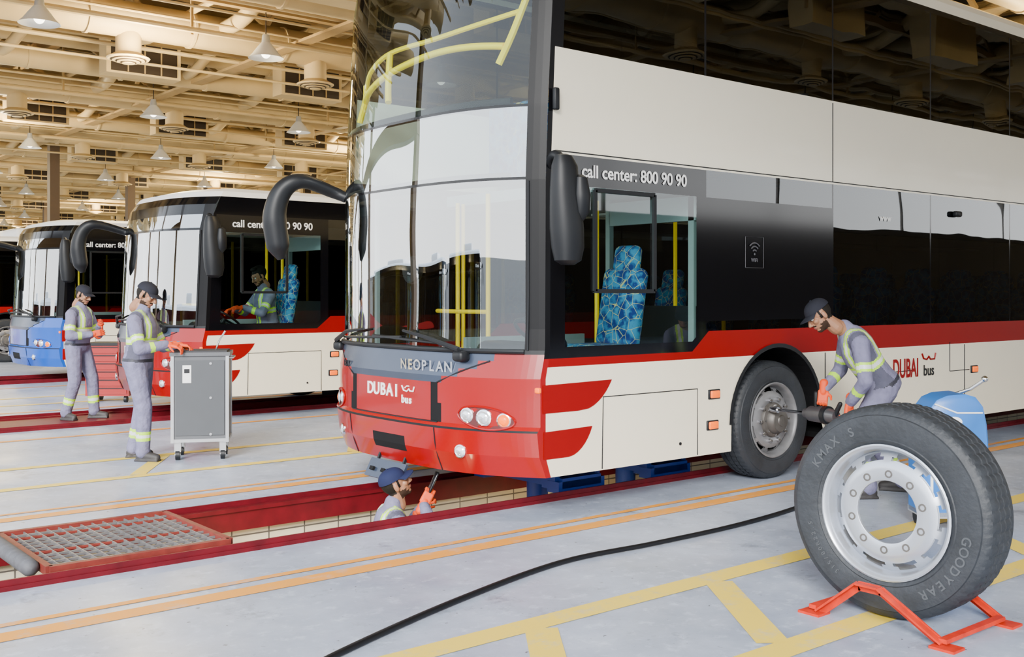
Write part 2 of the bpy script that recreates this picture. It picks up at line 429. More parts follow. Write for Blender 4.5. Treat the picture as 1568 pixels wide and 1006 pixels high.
    import bmesh
    bm=bmesh.new(); bm.from_mesh(g.data); bmesh.ops.remove_doubles(bm,verts=bm.verts,dist=.0005); bm.to_mesh(g.data); bm.free()
    wb=MB()
    for xc in AX:
        for side in(0,1):
            o=V((xc,.02 if side==0 else W-.02,.51)); n=V((0,-1,0)) if side==0 else V((0,1,0))
            x,y,z=frame(n); wheel(wb,basis(x,y,z,o))
    wb.build('wheels',root,False)
    t=MB()
    for sgn in(-1,1):
        def cc(y): return sgn*(1-2*y/W)
        def nb(y,z):
            p=fp(cc(y),z,.004); e=.01; q=fp(cc(y)+e,z)-fp(cc(y)-e,z); n=V((-q.y,q.x,0)).normalized()
            x,y_,z_=frame(n); return basis(x,y_,z_,p)
        ring=[];inner=[]
        for k in range(28):
            a=2*pi*k/28; ca=math.cos(a); yy=.345+.205*ca; zz=.715+.078*math.sin(a)+.02*ca
            ring.append(fp(cc(yy),zz,.006)); inner.append(fp(cc(yy),zz,.003))
        t.poly(inner if sgn<0 else inner[::-1],mat_lens); t.tube(ring+[ring[0]],.008,colr,6)
        for yy,mt,r in((.21,AMB,.044),(.345,HLG,.052),(.475,HLG,.046)):
            mx=nb(yy,.715+.02*(yy-.345)/.205)
            t.lathe([(r+.010,-.02),(r+.009,.006),(r,.010),(r*.9,.004)],CH,mx,28)
            t.lathe([(r*.95,.002),(r*.75,.014),(r*.4,.02),(.001,.022)],mt,mx,24)
        mx=nb(.52,.465)
        t.lathe([(.052,-.02),(.049,.006),(.041,.010),(.037,.004)],CH,mx,24); t.lathe([(.04,.002),(.03,.012),(.001,.016)],HLG,mx,20)
        t.rbox(fp(sgn*.99,.92,.0),(.03,.05,.04),.01,AMB)
        t.tube([fp(sgn*.44,z,.002) for z in(.30,.4,.5,.62)],.005,BLKM,6)
        t.tube([fp(sgn*.44,.95,.004),fp(sgn*.60,1.04,.004),fp(sgn*.76,1.12,.004)],.006,BLKM,6)
        t.tube([fp(sgn*.93,z,.004) for z in(1.2,1.6,2.0,2.4)],.008,BLKM,6)
    t.tube([fp(c,1.19,.012) for c in cs[3:-3]],.018,BLKM,8)
    t.tube([fp(c,.66,.004) for c in cs[20:-20]],.006,BLKM,6)
    for (a,b) in ((-.60,.02),(.82,.12)):
        t.tube([fp(a,1.16,.03),fp(a,1.20,.07),fp(a+(b-a)*.45,1.29,.075),fp(b-(b-a)*.25,1.32,.05)],[.022,.02,.015,.010],BLKM,8)
        t.tube([fp(a+(b-a)*q,1.23+.03*q,.03) for q in(.25,.45,.65,.85,1.1,1.3)],.011,BLKM,6)
        t.rbox(fp(a,1.15,.03),(.10,.12,.08),.03,BLKM)
    if dbl:
        t.box(fp(0,.29,.05)+V((-.03,.02,-.06)),(.02,.50,.15),PANEL,M.Rotation(math.radians(28),3,'Y'))
        for k in(-.16,0,.16): t.box(fp(0,.29,.07)+V((-.035,.02+k,-.06)),(.02,.05,.03),DARK,M.Rotation(math.radians(28),3,'Y'))
        t.bar(fp(0,.29,0)+V((0,.2,.08)),fp(0,.29,.05)+V((0,.2,-.03)),.02,.02,BLKM); t.bar(fp(0,.29,0)+V((0,-.16,.08)),fp(0,.29,.05)+V((0,-.16,-.03)),.02,.02,BLKM)
    def ftext(txt,c0,z,size,mt,adv=.62,dz=0):
        c=c0
        for ch in txt:
            p=fp(c,z,.004); e=.01; q=(fp(c-e,z)-fp(c+e,z)).normalized(); zz=V((0,0,1))
            t.text(ch,size,basis(q,zz,q.cross(zz),p),mt,.003)
            c-=size*adv/(W/2); z+=dz
    if logo:
        if dbl: ftext('NEOPLAN',-.14,1.03,.11,CH,.78)
        ftext('DUBAI',.21,.81,.135,LET,.70)
        ftext('bus',-.14,.77,.085,LET,.56); ftext('1217',.60,1.0,.07,BLKM,.6)
        # arabic wordmark strokes
        t.tube([fp(c,z,.006) for c,z in((-.13,.90),(-.15,.865),(-.18,.86),(-.20,.88),(-.21,.865),(-.24,.865),(-.25,.90))],.006,LET,6)
        t.tube([fp(c,z,.006) for c,z in((-.16,.885),(-.18,.90),(-.20,.90))],.005,LET,6)
    y=-.004
    def dec(pts,mt): t.poly([(px,y,pz) for px,pz in pts],mt)
    def swoosh(x0,x1,zb,ztp):
        P=[(x0,zb),(x0,ztp),(x1,ztp+.01)]
        for k in range(1,7):
            u=k/7; P.append((x1-(x1-x0)*.28*u-(.10)*u*u,ztp+.01-(ztp+.01-zb)*(1-(1-u)**1.6)))
        P.append((x0+(x1-x0)*.5,zb)); dec(list(reversed(P)),REDLINE)
    swoosh(.02,.70,.755,.955); swoosh(.03,.50,.43,.625)
    def seam(pts): t.tube([(a,-.002,b) for a,b in pts],.0045,BLKM,5)
    seam([(.60,.31),(.61,.84),(1.66,.84),(1.66,.31)]); seam([(3.4,.31),(3.4,1.07)])
    seam([(3.9,.84),(4.9,.84)]); seam([(5.9,.31),(5.9,1.07)]); seam([(7.4,.31),(7.4,1.07)])
    if dbl: seam([(3.52,2.62),(3.52,3.34)]); seam([(.14,2.62),(L,2.62)]); seam([(5.6,1.1),(5.6,.80),(6.0,.80)])
    for xx,zz in((1.86,.785),(1.84,.535),(6.1,.80)):
        t.rbox((xx,-.012,zz),(.11,.035,.06),.012,AMB); t.rbox((xx,-.004,zz),(.14,.02,.08),.008,BLKM)
    t.cyl((1.45,-.004,.42),(1.45,-.012,.42),.012,BLKM)
    RX=M.Rotation(pi/2,4,'X')
    if calltxt:
        t.text('call center: 800 90 90',.13,M.Translation((.96,-.006,2.45))@RX,LET,.001,sx=1.0)
        if dbl:
            t.text('www',.09,M.Translation((4.38,-.008,2.30))@RX,LET,.001)
        t.text('DUBAI',.26,M.Translation((4.75,-.006,.78))@RX,REDLINE,.001,sx=.62); t.text('bus',.15,M.Translation((5.18,-.006,.78))@RX,BLKM,.001)
        t.tube([(q,-.006,w) for q,w in((5.05,1.0),(5.08,.95),(5.14,.94),(5.18,.97),(5.21,.94),(5.29,.94),(5.31,1.0))],.009,REDLINE,5)
    P=[(.52,-.01,1.62),(1.15,-.01,1.62),(1.15,-.01,2.36),(.52,-.01,2.36),(.52,-.01,1.62)]
    for a,b in zip(P,P[1:]): t.bar(a,b,.03,.022,BLKM,(0,1,0))
    if dbl:
        t.rbox((.12,-.03,2.98),(.05,.04,.16),.015,BLKM)
        t.rbox((5.7,-.03,2.43),(.12,.06,.06),.02,BLKM)
        for r in(.03,.06,.09):
            t.tube([(2.38+r*math.sin(a),-.008,1.94+r*math.cos(a)) for a in [math.radians(q) for q in range(-45,46,15)]],.006,DIM,5)
        t.ell((2.38,-.008,1.935),(.010,.004,.010),DIM); t.text('WiFi',.045,M.Translation((2.38,-.006,1.87))@RX,DIM,.001)
        P=[(2.26,-.006,1.82),(2.50,-.006,1.82),(2.50,-.006,2.08),(2.26,-.006,2.08),(2.26,-.006,1.82)]
        t.tube(P,.002,DIM,4)
    t.build('trim_and_graphics',root,False)
    mm=MB()
    R=[]
    for z,hx,hy,ox in((2.56,.03,.03,.02),(2.55,.07,.05,.02),(2.48,.10,.08,.03),(2.32,.11,.09,.03),(2.2,.12,.10,.04),(2.05,.125,.11,.05),(1.92,.12,.105,.06),(1.83,.10,.085,.06),(1.80,.05,.04,.06)):
        R.append([V((ox+hx*math.cos(a),-.22+hy*math.sin(a),z)) for a in [2*pi*k/20 for k in range(20)]])
    R.reverse(); mm.loft(R,BLKM)
    R=[]
    for z,hx,hy in((2.42,.02,.02),(2.40,.05,.05),(2.28,.070,.075),(2.16,.065,.065),(2.10,.02,.02)):
        R.append([V((.12+hx*math.cos(a),-.28+hy*math.sin(a),z)) for a in [2*pi*k/16 for k in range(16)]])
    R.reverse(); mm.loft(R,BLKM)
    mm.tube(spline([(.12,.03,2.50),(.06,-.06,2.56),(.03,-.15,2.56),(.03,-.22,2.48)],5),.035,BLKM,10)
    pth=spline([fp(.90,2.45,.0),fp(.90,2.50,.12),V((-.44,2.66,2.58)),V((-.58,2.74,2.50)),V((-.64,2.78,2.30)),V((-.62,2.78,2.08)),V((-.58,2.78,1.90))],6)
    n=len(pth); rr=[interp([(0,.045),(.3,.06),(.5,.085),(.72,.105),(.9,.10),(1,.03)],i/(n-1)) for i in range(n)]
    mm.tube(pth,rr,BLKM,14)
    mm.build('mirrors',root,False)
    it=MB()
    it.box((L/2+.3,W/2,.50),(L-1,W-.2,.06),BLKM)
    it.box((L/2+.5,W/2,2.48),(L-1.2,W-.1,.10 if dbl else .02),GINT)
    it.rbox((.12,W/2,.93),(.50,W-.5,.46),.10,BLKM)
    it.rbox((.38,.72,1.12),(.30,.75,.22),.08,BLKM)
    x,yv,z=frame(V((.55,0,.83))); mx=basis(x,yv,z,(.62,.72,1.28))
    ring=[mx@V((.22*math.cos(a),.22*math.sin(a),0)) for a in [2*pi*k/24 for k in range(25)]]; it.tube(ring,.016,BLKM,8)
    it.tube([mx@V((-.21,0,0)),mx@V((0,0,-.02)),mx@V((.21,0,0))],.014,BLKM,6); it.cyl(mx@V((0,0,-.02)),mx@V((0,0,-.2)),.03,BLKM)
    it.cyl((.15,1.75,1.2),(.15,1.75,1.72),.012,BLKM,n=8)
    it.lathe([(.11,-.03),(.12,0),(.11,.03),(.03,.04),(.001,.04)],BLKM,basis(V((0,1,0)),V((0,0,1)),V((1,0,0)),V((.1,1.75,1.8)))@M.Rotation(pi,4,'X'),20)
    seat(it,(1.22,.68,1.12)); it.box((1.2,.68,.75),(.5,.5,.45),BLKM)
    it.box((1.80,.60,1.0),(.04,1.1,1.0),BLKM); it.bar((1.78,.15,.5),(1.78,.15,2.43),.06,.05,GINT); it.bar((1.78,1.12,.5),(1.78,1.12,2.43),.05,.05,GINT)
    it.box((1.78,.60,2.30),(.05,1.0,.20),GINT)
    it.box((.9,1.22,.95),(1.3,.04,.6),GINT)
    for xx,yy in((.55,1.3),(1.7,1.2),(1.9,2.1),(.9,2.2),(3.2,1.0),(3.4,1.8)):
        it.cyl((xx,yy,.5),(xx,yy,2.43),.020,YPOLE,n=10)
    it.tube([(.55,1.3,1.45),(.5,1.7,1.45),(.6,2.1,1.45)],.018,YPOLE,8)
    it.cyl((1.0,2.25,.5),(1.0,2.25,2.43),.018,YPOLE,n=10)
    it.box((.15,W-.32,1.6),(.03,.04,2.0),GINT)
    it.box((L/2+1,W/2,2.36),(L-2.4,.9,.02),WHT)
    for k in range(int((L-3.8)/.85)):
        xx=3.6+.85*k
        for yy in(.38,W-.38): seat(it,(xx,yy,.98),s=.9)
    if dbl:
        for k in range(int((L-2)/.85)):
            xx=1.6+.85*k
            for yy in(.55,W-.55): it.rbox((xx,yy,3.05),(.14,.85,.75),.05,SEAT)
        it.box((L/2,W/2,4.52),(L-1,W-.3,.03),BLKM)
        rail=[]
        for k in range(21):
            c=.80-1.55*k/20; zz=3.28+.14*math.sin(pi*k/24)+(.06*k/20)
            rail.append(fp(c,zz,-.14))
        it.tube(rail,.027,YPOLE,10)
        it.tube(spline([fp(.83,3.10,-.10),fp(.80,3.30,-.14),fp(.80,3.42,-.14)],4),.027,YPOLE,8)
        it.tube(spline([fp(.26,3.16,-.12),fp(.30,3.3,-.14),fp(.30,3.58,-.14)],4),.027,YPOLE,8)
        it.tube(spline([fp(.80,3.38,-.14),fp(.60,3.50,-.14),fp(.30,3.58,-.15),fp(-.15,3.58,-.16),fp(-.5,3.60,-.16),fp(-.84,3.66,-.14)],6),.020,YPOLE,8)
        it.tube(spline([fp(-.72,3.28,-.14),fp(-.80,3.5,-.13),fp(-.88,3.80,-.12)],4),.027,YPOLE,8)
        it.tube([fp(c,2.97,-.05) for c in cs[6:-6]],.04,BLKM,8)
        it.tube([fp(c,2.42,-.05) for c in cs[6:-6]],.05,BLKM,8)
    it.build('interior',root,False)
    return root
mat_lens=mat('headlamp_recess',(.16,.05,.05),.1,metal=.5)
b1=bus('double_decker_bus',V((0,0,0)),True,13.5,RED)
b2=bus('city_bus',V((.5,7.0,0)),False,12,RED)
b3=bus('city_bus.001',V((.85,14.0,0)),False,12,BLUEP,logo=False)
def dup(src,name,loc,rot=0):
    e=empty(name,loc); e.rotation_euler=(0,0,rot)
    for c in src.children:
        o=bpy.data.objects.new(c.name,c.data); COL.objects.link(o); o.parent=e
    return e
dup(b2,'city_bus.002',(-1.0,21.0,0))
for k,(xx,yy) in enumerate(((-24,4),(-24,19),(-24,34),(-28,50))): dup(b2,'city_bus.%03d'%(k+3),(xx,yy,0),pi/2)

# ------------------------------------------------------------------ floor, pits
X0,X1,Y0,Y1=-8,62,-22,96
fl=MB()
PY=[(.50+7*k,1.78+7*k) for k in range(4)]
PX0,PX1=-6.0,14.0
ys=[Y0]+[q for p in PY for q in p]+[Y1]
for a,b in zip(ys[::2],ys[1::2]): fl.add([(X0,a,0),(X1,a,0),(X1,b,0),(X0,b,0)],[(0,1,2,3)],FLOOR)
for a,b in PY:
    fl.add([(X0,a,0),(PX0,a,0),(PX0,b,0),(X0,b,0)],[(0,1,2,3)],FLOOR); fl.add([(PX1,a,0),(X1,a,0),(X1,b,0),(PX1,b,0)],[(0,1,2,3)],FLOOR)
fl.build('floor')
PD=-1.43
for k,(a,b) in enumerate(PY):
    pt=MB()
    pt.add([(PX0,a,PD),(PX1,a,PD),(PX1,b,PD),(PX0,b,PD)],[(0,1,2,3)],PITF)
    for yy in(a+.02,b-.02): pt.add([(PX0,yy,PD),(PX1,yy,PD),(PX1,yy,0),(PX0,yy,0)],[(0,1,2,3)],TILE)
    for xx in(PX0,PX1): pt.add([(xx,a,PD),(xx,b,PD),(xx,b,0),(xx,a,0)],[(0,1,2,3)],TILE)
    for yy,s in((a,1),(b,-1)):
        pt.box(((PX0+PX1)/2,yy+s*.05,.012),(PX1-PX0,.12,.028),KERB)
        pt.box(((PX0+PX1)/2,yy+s*.08,-.07),(PX1-PX0,.02,.15),KERB)
        pt.box(((PX0+PX1)/2,yy+s*.006,.03),(PX1-PX0,.014,.06),KERB)
    if k==1:
        pt.box((-.7,(a+b)/2,-.005),(1.9,b-a-.24,.03),KERB)
    pt.build('inspection_pit' if k==0 else 'inspection_pit.%03d'%k)
lm=MB()
def strip(pts,w,mt,z=.003):
    for a,b in zip(pts,pts[1:]):
        a=V((*a,z));b=V((*b,z)); d=(b-a).normalized(); n=V((-d.y,d.x,0))*w/2
        lm.add([a-n,b-n,b+n,a+n],[(0,1,2,3)],mt)
strip([(-7.9,-.32),(20,-.32)],.14,ORA); strip([(-7.9,-.13),(20,-.13)],.06,ORA,.0035)
strip([(-7.9,2.42),(20,2.42)],.14,ORA); strip([(-7.9,2.62),(20,2.62)],.05,ORA)
strip([(-7.9,6.7),(20,6.7)],.1,ORA); strip([(-7.9,9.6),(20,9.6)],.1,ORA); strip([(-7.9,13.6),(20,13.6)],.1,ORA)
strip([(-7.9,-1.73),(20,-1.73)],.16,YEL); strip([(-7.9,-2.72),(20,-2.72)],.16,YEL)
for xx in(-1.45,-.15,1.15,2.45,3.75,5.05,-2.75): strip([(xx-.10,-1.80),(xx-.72,-2.64)],.16,YEL,.0035)
strip([(-7.9,3.65),(20,3.65)],.13,YEL); strip([(-7.9,4.72),(20,4.72)],.13,YEL)
for xx in(-3.4,-1.2,1.0,3.2): strip([(xx+.3,4.66),(xx-.3,3.71)],.13,YEL,.0035)
strip([(-7.9,10.6),(20,10.6)],.12,YEL); strip([(-7.9,11.7),(20,11.7)],.12,YEL)
lm.build('floor_markings')
og=MB(); og.add([(-200,-200,-.02),(X0,-200,-.02),(X0,200,-.02),(-200,200,-.02)],[(0,1,2,3)],GND)
og.add([(X0,-200,-.02),(200,-200,-.02),(200,Y0,-.02),(X0,Y0,-.02)],[(0,1,2,3)],GND); og.build('ground_outside')

g=MB(); gx0,gx1,gy0,gy1=-3.12,-2.05,.58,1.66; gz=.055
for xx in(gx0,gx1): g.bar((xx,gy0,gz),(xx,gy1,gz),.04,.05,GRED)
for yy in(gy0,gy1): g.bar((gx0,yy,gz),(gx1,yy,gz),.04,.05,GRED)
n=15
for i in range(1,n): x=gx0+(gx1-gx0)*i/n; g.bar((x,gy0,gz),(x,gy1,gz),.007,.026,GRT)
n=12
for i in range(1,n): y=gy0+(gy1-gy0)*i/n; g.bar((gx0,y,gz+.004),(gx1,y,gz+.004),.012,.014,GRED if i%5==0 else GRT)
g.caps((gx0-.07,gy0+.12,.06),(gx0-.07,gy1-.1,.06),.05,.05,PIPEG)
g.build('pit_grating')
for nm,xx in(('pit_jack',.95),('pit_jack.001',2.0)):
    j=MB(); j.box((xx,1.14,.10),(.42,1.10,.08),BLUD); 
    for yy in(.66,1.62): j.box((xx,yy,.07),(.5,.14,.09),BLUD)
    j.box((xx-.22,.72,.16),(.05,.16,.22),BLUD); j.box((xx+.22,.72,.16),(.05,.16,.22),BLUD); j.cyl((xx,1.14,-.5),(xx,1.14,.30),.09,BLUD); j.cyl((xx,1.14,.2),(xx,1.14,.315),.05,CH)
    j.build(nm)
h=MB(); h.tube(spline([(-2.9,-1.75,.018),(-2.50,-1.54,.018),(-1.62,-1.22,.018),(-.677,-.98,.018),(.06,-1.0,.018),(.8,-1.0,.018),(1.52,-.93,.018),(2.1,-.8,.018),(2.5,-.62,.02),(2.75,-.55,.15),(2.6,-.66,.42),(2.44,-.76,.50)],8),.016,HOSE,10); h.build('air_hose')
# spare wheel
sw=MB(); ax=V((-1,-.08,0)).normalized(); x,y,z=frame(ax); SO=V((-.17,-2.765,.526)); S3=1.03
mx=basis(x,y,z,SO)@M.Rotation(.25,4,'Z')@M.Scale(S3,4)
wheel(sw,mx,hub=False)
def arc_text(txt,r,a0,size):
    zz=V((0,0,1)); rt=zz.cross(z).normalized()
    a=a0
    for ch in txt:
        d=zz*math.cos(a)+rt*math.sin(a); tx=rt*math.cos(a)-zz*math.sin(a)
        sw.text(ch,size,basis(tx,d,z,SO+d*r+z*.0005),RUBT,.0015)
        a+=size*.80/r
arc_text('KMAX S',.395,-1.05,.062); arc_text('GOODYEAR',.395,1.75,.062); arc_text('315/80R22.5',.40,-2.5,.033)
sw.build('spare_wheel')
st=MB()
def angle(a,b,w=.045):
    st.bar(a,b,w,.010,ORS); a=V(a);b=V(b); st.bar(a+V((.02,0,-.015)),b+V((.02,0,-.015)),.010,w,ORS)
for xx in(-.33,.22):
    angle((xx,-2.50,.02),(xx,-2.72,.20)); angle((xx,-2.72,.20),(xx,-2.84,.20)); angle((xx,-2.84,.20),(xx,-3.16,.02))
    st.box((xx,-2.48,.006),(.10,.12,.012),ORS); st.box((xx,-3.18,.006),(.10,.12,.012),ORS)
for yy in(-2.47,-3.16): st.bar((-.33,yy,.03),(.22,yy,.03),.04,.02,ORS)
st.build('wheel_stand')
# blue machine behind tyre
R0=M.Rotation(math.atan2(-.633,.774),3,'Z')
bm_=MB(); O=V((2.05,-1.90,0)); rot=R0
prof=[(-.22,.10),(-.22,.60),(-.205,.72),(-.18,.82),(-.13,.885),(-.06,.915),(.06,.925),(.13,.905),(.18,.84),(.205,.72),(.215,.60),(.22,.10)]
rings=[[O+rot@V((px*sc_,py,pz if pz<.5 else .5+(pz-.5)*sc_)) for px,pz in prof] for py,sc_ in((-.15,.94),(-.135,1),(.135,1),(.15,.94))]
bm_.loft(rings,BLU)
bm_.ell(O+rot@V((-.02,-.152,.74)),(.055,.004,.035),WHT,rot)
bm_.tube([O+rot@V((px,-.152,pz)) for px,pz in((-.15,.86),(0,.80),(.17,.80))],.006,WHT,6)
bm_.tube([O+rot@V(p) for p in((.04,0,.91),(.14,-.03,.95),(.22,-.05,1.01))],.012,CH); bm_.ell(O+rot@V((.23,-.05,1.02)),(.022,.022,.022),CH)
bm_.box(O+rot@V((-.17,-.148,.40)),(.018,.01,.4),WHT,rot)
for sx in(-.16,.16):
    for sy in(-.11,.11): bm_.cyl(O+rot@V((sx-.02,sy,.06)),O+rot@V((sx+.02,sy,.06)),.06,BLKM)
bm_.box(O+V((0,0,.11)),(.44,.30,.04),STEEL,rot); bm_.build('wheel_balancing_machine')
# grey tool cabinet
rot=M.Rotation(math.radians(11),3,'Z')@R0
tc=MB(); O=V((-.63,4.35,0))
def cb(c,d,mt): tc.box(O+rot@V(c),d,mt,rot)
cb((0,0,.60),(.52,.42,.80),CABG); cb((0,-.216,.60),(.45,.012,.72),CABP)
for sx in(-.255,.255): cb((sx,-.21,.60),(.03,.03,.86),CABL); cb((sx,.21,.6),(.03,.03,.86),CABL)
cb((0,0,1.02),(.56,.46,.035),CABG); cb((0,0,1.045),(.50,.40,.015),RUBM); cb((0,0,.19),(.54,.44,.03),CABL)
cb((-.12,-.225,.83),(.08,.004,.17),WHT); cb((-.12,-.228,.86),(.05,.004,.04),BLKM)
for zz in(.93,.25,.6): tc.cyl(O+rot@V((.1,-.222,zz)),O+rot@V((.1,-.23,zz)),.012,CABL)
tc.tube([O+rot@V(p) for p in((.26,-.15,.98),(.30,-.15,.98),(.30,.15,.98),(.26,.15,.98))],.010,CABL)
tc.tube([O+rot@V(p) for p in((.14,-.1,1.06),(.17,-.12,1.14),(.23,-.14,1.24))],.008,CH)
for sx in(-.21,.21):
    for sy in(-.16,.16):
        tc.cyl(O+rot@V((sx-.02,sy,.05)),O+rot@V((sx+.02,sy,.05)),.05,BLKM); tc.box(O+rot@V((sx,sy,.13)),(.06,.06,.10),CABL,rot); tc.cyl(O+rot@V((sx-.026,sy,.05)),O+rot@V((sx+.026,sy,.05)),.022,CABL)
tc.build('tool_cabinet')
rot=R0
rc=MB(); O=V((.55,10.38,0)); 
rc.box(O+V((0,0,.47)),(.64,.5,.74),REDCAB,rot); rc.box(O+V((0,0,.86)),(.68,.54,.04),BLKM,rot)
for k in range(6):
    rc.box(O+rot@V((0,-.256,.18+.12*k)),(.58,.014,.10),REDCAB,rot); rc.box(O+rot@V((0,-.27,.215+.12*k)),(.50,.014,.012),BLKM,rot)
for sx in(-.26,.26):
    for sy in(-.2,.2): rc.cyl(O+rot@V((sx-.02,sy,.05)),O+rot@V((sx+.02,sy,.05)),.05,BLKM); rc.cyl(O+rot@V((sx,sy,.05)),O+rot@V((sx,sy,.11)),.02,CABL)
rc.build('red_tool_chest')

# ------------------------------------------------------------------ hall structure
c=MB(); c.box(((X0+X1)/2,(Y0+Y1)/2,9.4),(X1-X0,Y1-Y0,.1),CEILM); c.build('ceiling')
XA,XB,YA,YB=X0+.3,X1-.4,Y0+.4,Y1-.6; XC=(XA+XB)/2; XL=XB-XA; YC=(YA+YB)/2; YL=YB-YA
pu=MB(); y=Y0+1
while y<YB:
    pu.box((XC,y,9.24),(XL,.08,.2),BEAM); y+=2.15
x=X0+.5
while x<XB:
    pu.box((x,YC,8.95),(.10,YL,.42),BEAM); pu.box((x,YC,9.14),(.26,YL,.03),BEAM); pu.box((x,YC,8.74),(.26,YL,.03),BEAM); x+=5.9
pu.build('roof_beams')
tr=MB(); du=MB(); gr=MB()
y=10.1-8.6*3
while y<YB-5:
    for yy in(y,y+4.3):
        tr.box((XC,yy,8.6),(XL,.16,.14),BEAM); tr.box((XC,yy,7.45),(XL,.18,.16),BEAM)
        x=XA; k=0
        while x<XB-1.6:
            tr.bar((x,yy,8.55 if k%2 else 7.5),(x+1.6,yy,7.5 if k%2 else 8.55),.10,.10,BEAM)
            if k%4==1:
                tr.bar((x,yy,7.45),(x,yy+2.1,8.8),.09,.09,BEAM); tr.bar((x,yy,7.45),(x,yy-2.1,8.8),.09,.09,BEAM)
            if k%5==2: tr.bar((x+.3,yy+.9,6.9),(x+.3,yy+.9,9.2),.05,.05,BEAM)
            x+=1.6; k+=1
    y+=8.6
tr.build('roof_truss')
def duct(a,b,r):
    du.cyl(a,b,r,DUCT,n=16); a=V(a);b=V(b); L=(b-a).length; d=(b-a)/L; s=1.0
    while s<L-.1: du.cyl(a+d*s,a+d*(s+.06),r+.03,DUCT,n=16); s+=2.2
y=14.4-8.6*4; k=0
while y<YB-6:
    duct((XA,y+2.3,7.35),(XB,y+2.3,7.35),.38)
    duct((XA,y-1.2,7.95),(XB,y-1.2,7.95),.22)
    duct((XA,y+6.6,7.2),(XB,y+6.6,7.2),.26)
    du.box((XC,y+5.1,7.9),(XL,.75,.45),DUCT)
    for dy,dz,r in((.7,6.95,.06),(3.6,7.1,.05),(1.3,7.3,.03),(4.0,6.85,.035),(7.6,7.2,.045),(-.5,7.1,.03)): du.cyl((XA,y+dy,dz),(XB,y+dy,dz),r,DUCT,n=8)
    x=X0+2.2
    while x<XB-2.6:
        p=V((x,y+2.3,7.1)); du.cyl(p,p-V((0,0,.45)),.26,DUCT,n=16); du.cyl(p-V((0,0,.45)),p-V((0,0,.55)),.26,DUCT,.44,16); du.cyl(p-V((0,0,.55)),p-V((0,0,.58)),.44,DUCT,.42,16)
        for q in range(3): du.cyl(p-V((0,0,.58+.03*q)),p-V((0,0,.595+.03*q)),.36-.1*q,GRL,.36-.1*q,16); du.cyl(p-V((0,0,.595+.03*q)),p-V((0,0,.61+.03*q)),.33-.1*q,DUCT,.33-.1*q,16)
        du.tube(spline([(x+1.6,y-1.2,7.95),(x+1.9,y-.2,7.9),(x+2.0,y+.9,7.5),(x+2.0,y+2.2,7.4)],4),.17,DUCT,10)
        du.tube(spline([(x+.9,y+2.4,7.4),(x+.7,y+3.6,7.3),(x+.5,y+5.0,7.85)],4),.15,DUCT,10)
        du.tube(spline([(x+3.4,y+5.0,7.8),(x+3.3,y+5.6,7.75),(x+3.0,y+6.0,7.3),(x+2.9,y+6.6,7.2)],4),.13,DUCT,10)
        gz_=7.10
        du.box((x+1.2,y+4.9,gz_+.10),(1.75,.5,1.0),DUCT)
        gr.box((x+1.2,y+4.63,gz_+.05),(1.55,.03,.80),GRL)
        for q in range(3): gr.box((x+1.2-.39+.39*q,y+4.61,gz_+.05),(.03,.02,.80),BEAM)
        x+=4.4
    y+=8.6
x=X0+3.5
while x<XB:
    duct((x,YA,8.35),(x,YB,8.35),.25); du.cyl((x+2.2,YA,7.7),(x+2.2,YB,7.7),.07,DUCT,n=8); du.box((x+4.1,YC,7.05),(.30,YL,.06),BEAM); x+=6.6
du.build('air_ducts'); gr.build('vent_grilles')
lp=MB(); I=M.Identity(4)
lp.cyl((0,0,.65),(0,0,.1),.012,GRL); lp.cyl((0,0,.16),(0,0,.0),.07,STEEL,.09)
lp.lathe([(.09,0),(.12,-.03),(.20,-.13),(.28,-.24),(.35,-.31),(.36,-.32),(.34,-.31),(.265,-.235),(.18,-.12),(.10,-.02)],LAMPM,I,24)
lp.ell((0,0,-.2),(.10,.10,.12),BULB)
lme=lp.mesh('pendant_lamp')
k=0
for j in range(-3,9):
    for i in range(0,14):
        xx=.6+4.4*(i-1)+(j%2)*.9; yy=14.4+8.6*j
        if xx>X1-2 or yy>Y1-2 or yy<Y0+1: continue
        if j>5 and i%2: continue
        o=bpy.data.objects.new('pendant_lamp' if k==0 else 'pendant_lamp.%03d'%k,lme); o.location=(xx,yy,6.75); COL.objects.link(o); k+=1
co=MB()
for xx,yy in((7,36),(12.7,44),(20,36),(27,53),(-7.6,-14),(20,62),(14,62),(-7.8,11.2),(-7.8,18.2),(-7.8,25.2),(-7.8,32.2),(-7.8,46),(-7.8,60)):  # the row along the hall opening is unseen, added for dark windscreen reflections
    co.box((xx,yy,4.65),(.35,.35,9.3),COLM); co.box((xx,yy,.4),(.5,.5,.8),YPOLE)
co.box((-7.8,46,5.5),(.3,70,.45),COLM)  # unseen header beam, added to put a dark band in the windscreen
co.build('steel_columns')
w=MB(); w.box(((X0+X1)/2,Y1,4.7),(X1-X0,.2,9.4),WALLM); w.build('wall_far')
w=MB(); w.box((X1,(Y0+Y1)/2,4.7),(.2,Y1-Y0,9.4),WALLM); w.build('wall_back')
w=MB(); w.box(((X0+X1)/2,Y0,2.3),(X1-X0,.2,4.6),WALLD)
x=X0
while x<X1: w.box((x,Y0,7.0),(.12,.12,4.8),WALLD); x+=10
w.build('wall_right')
w=MB(); w.box((-60,40,2),(1,200,4),WALLX); w.build('building_outside')

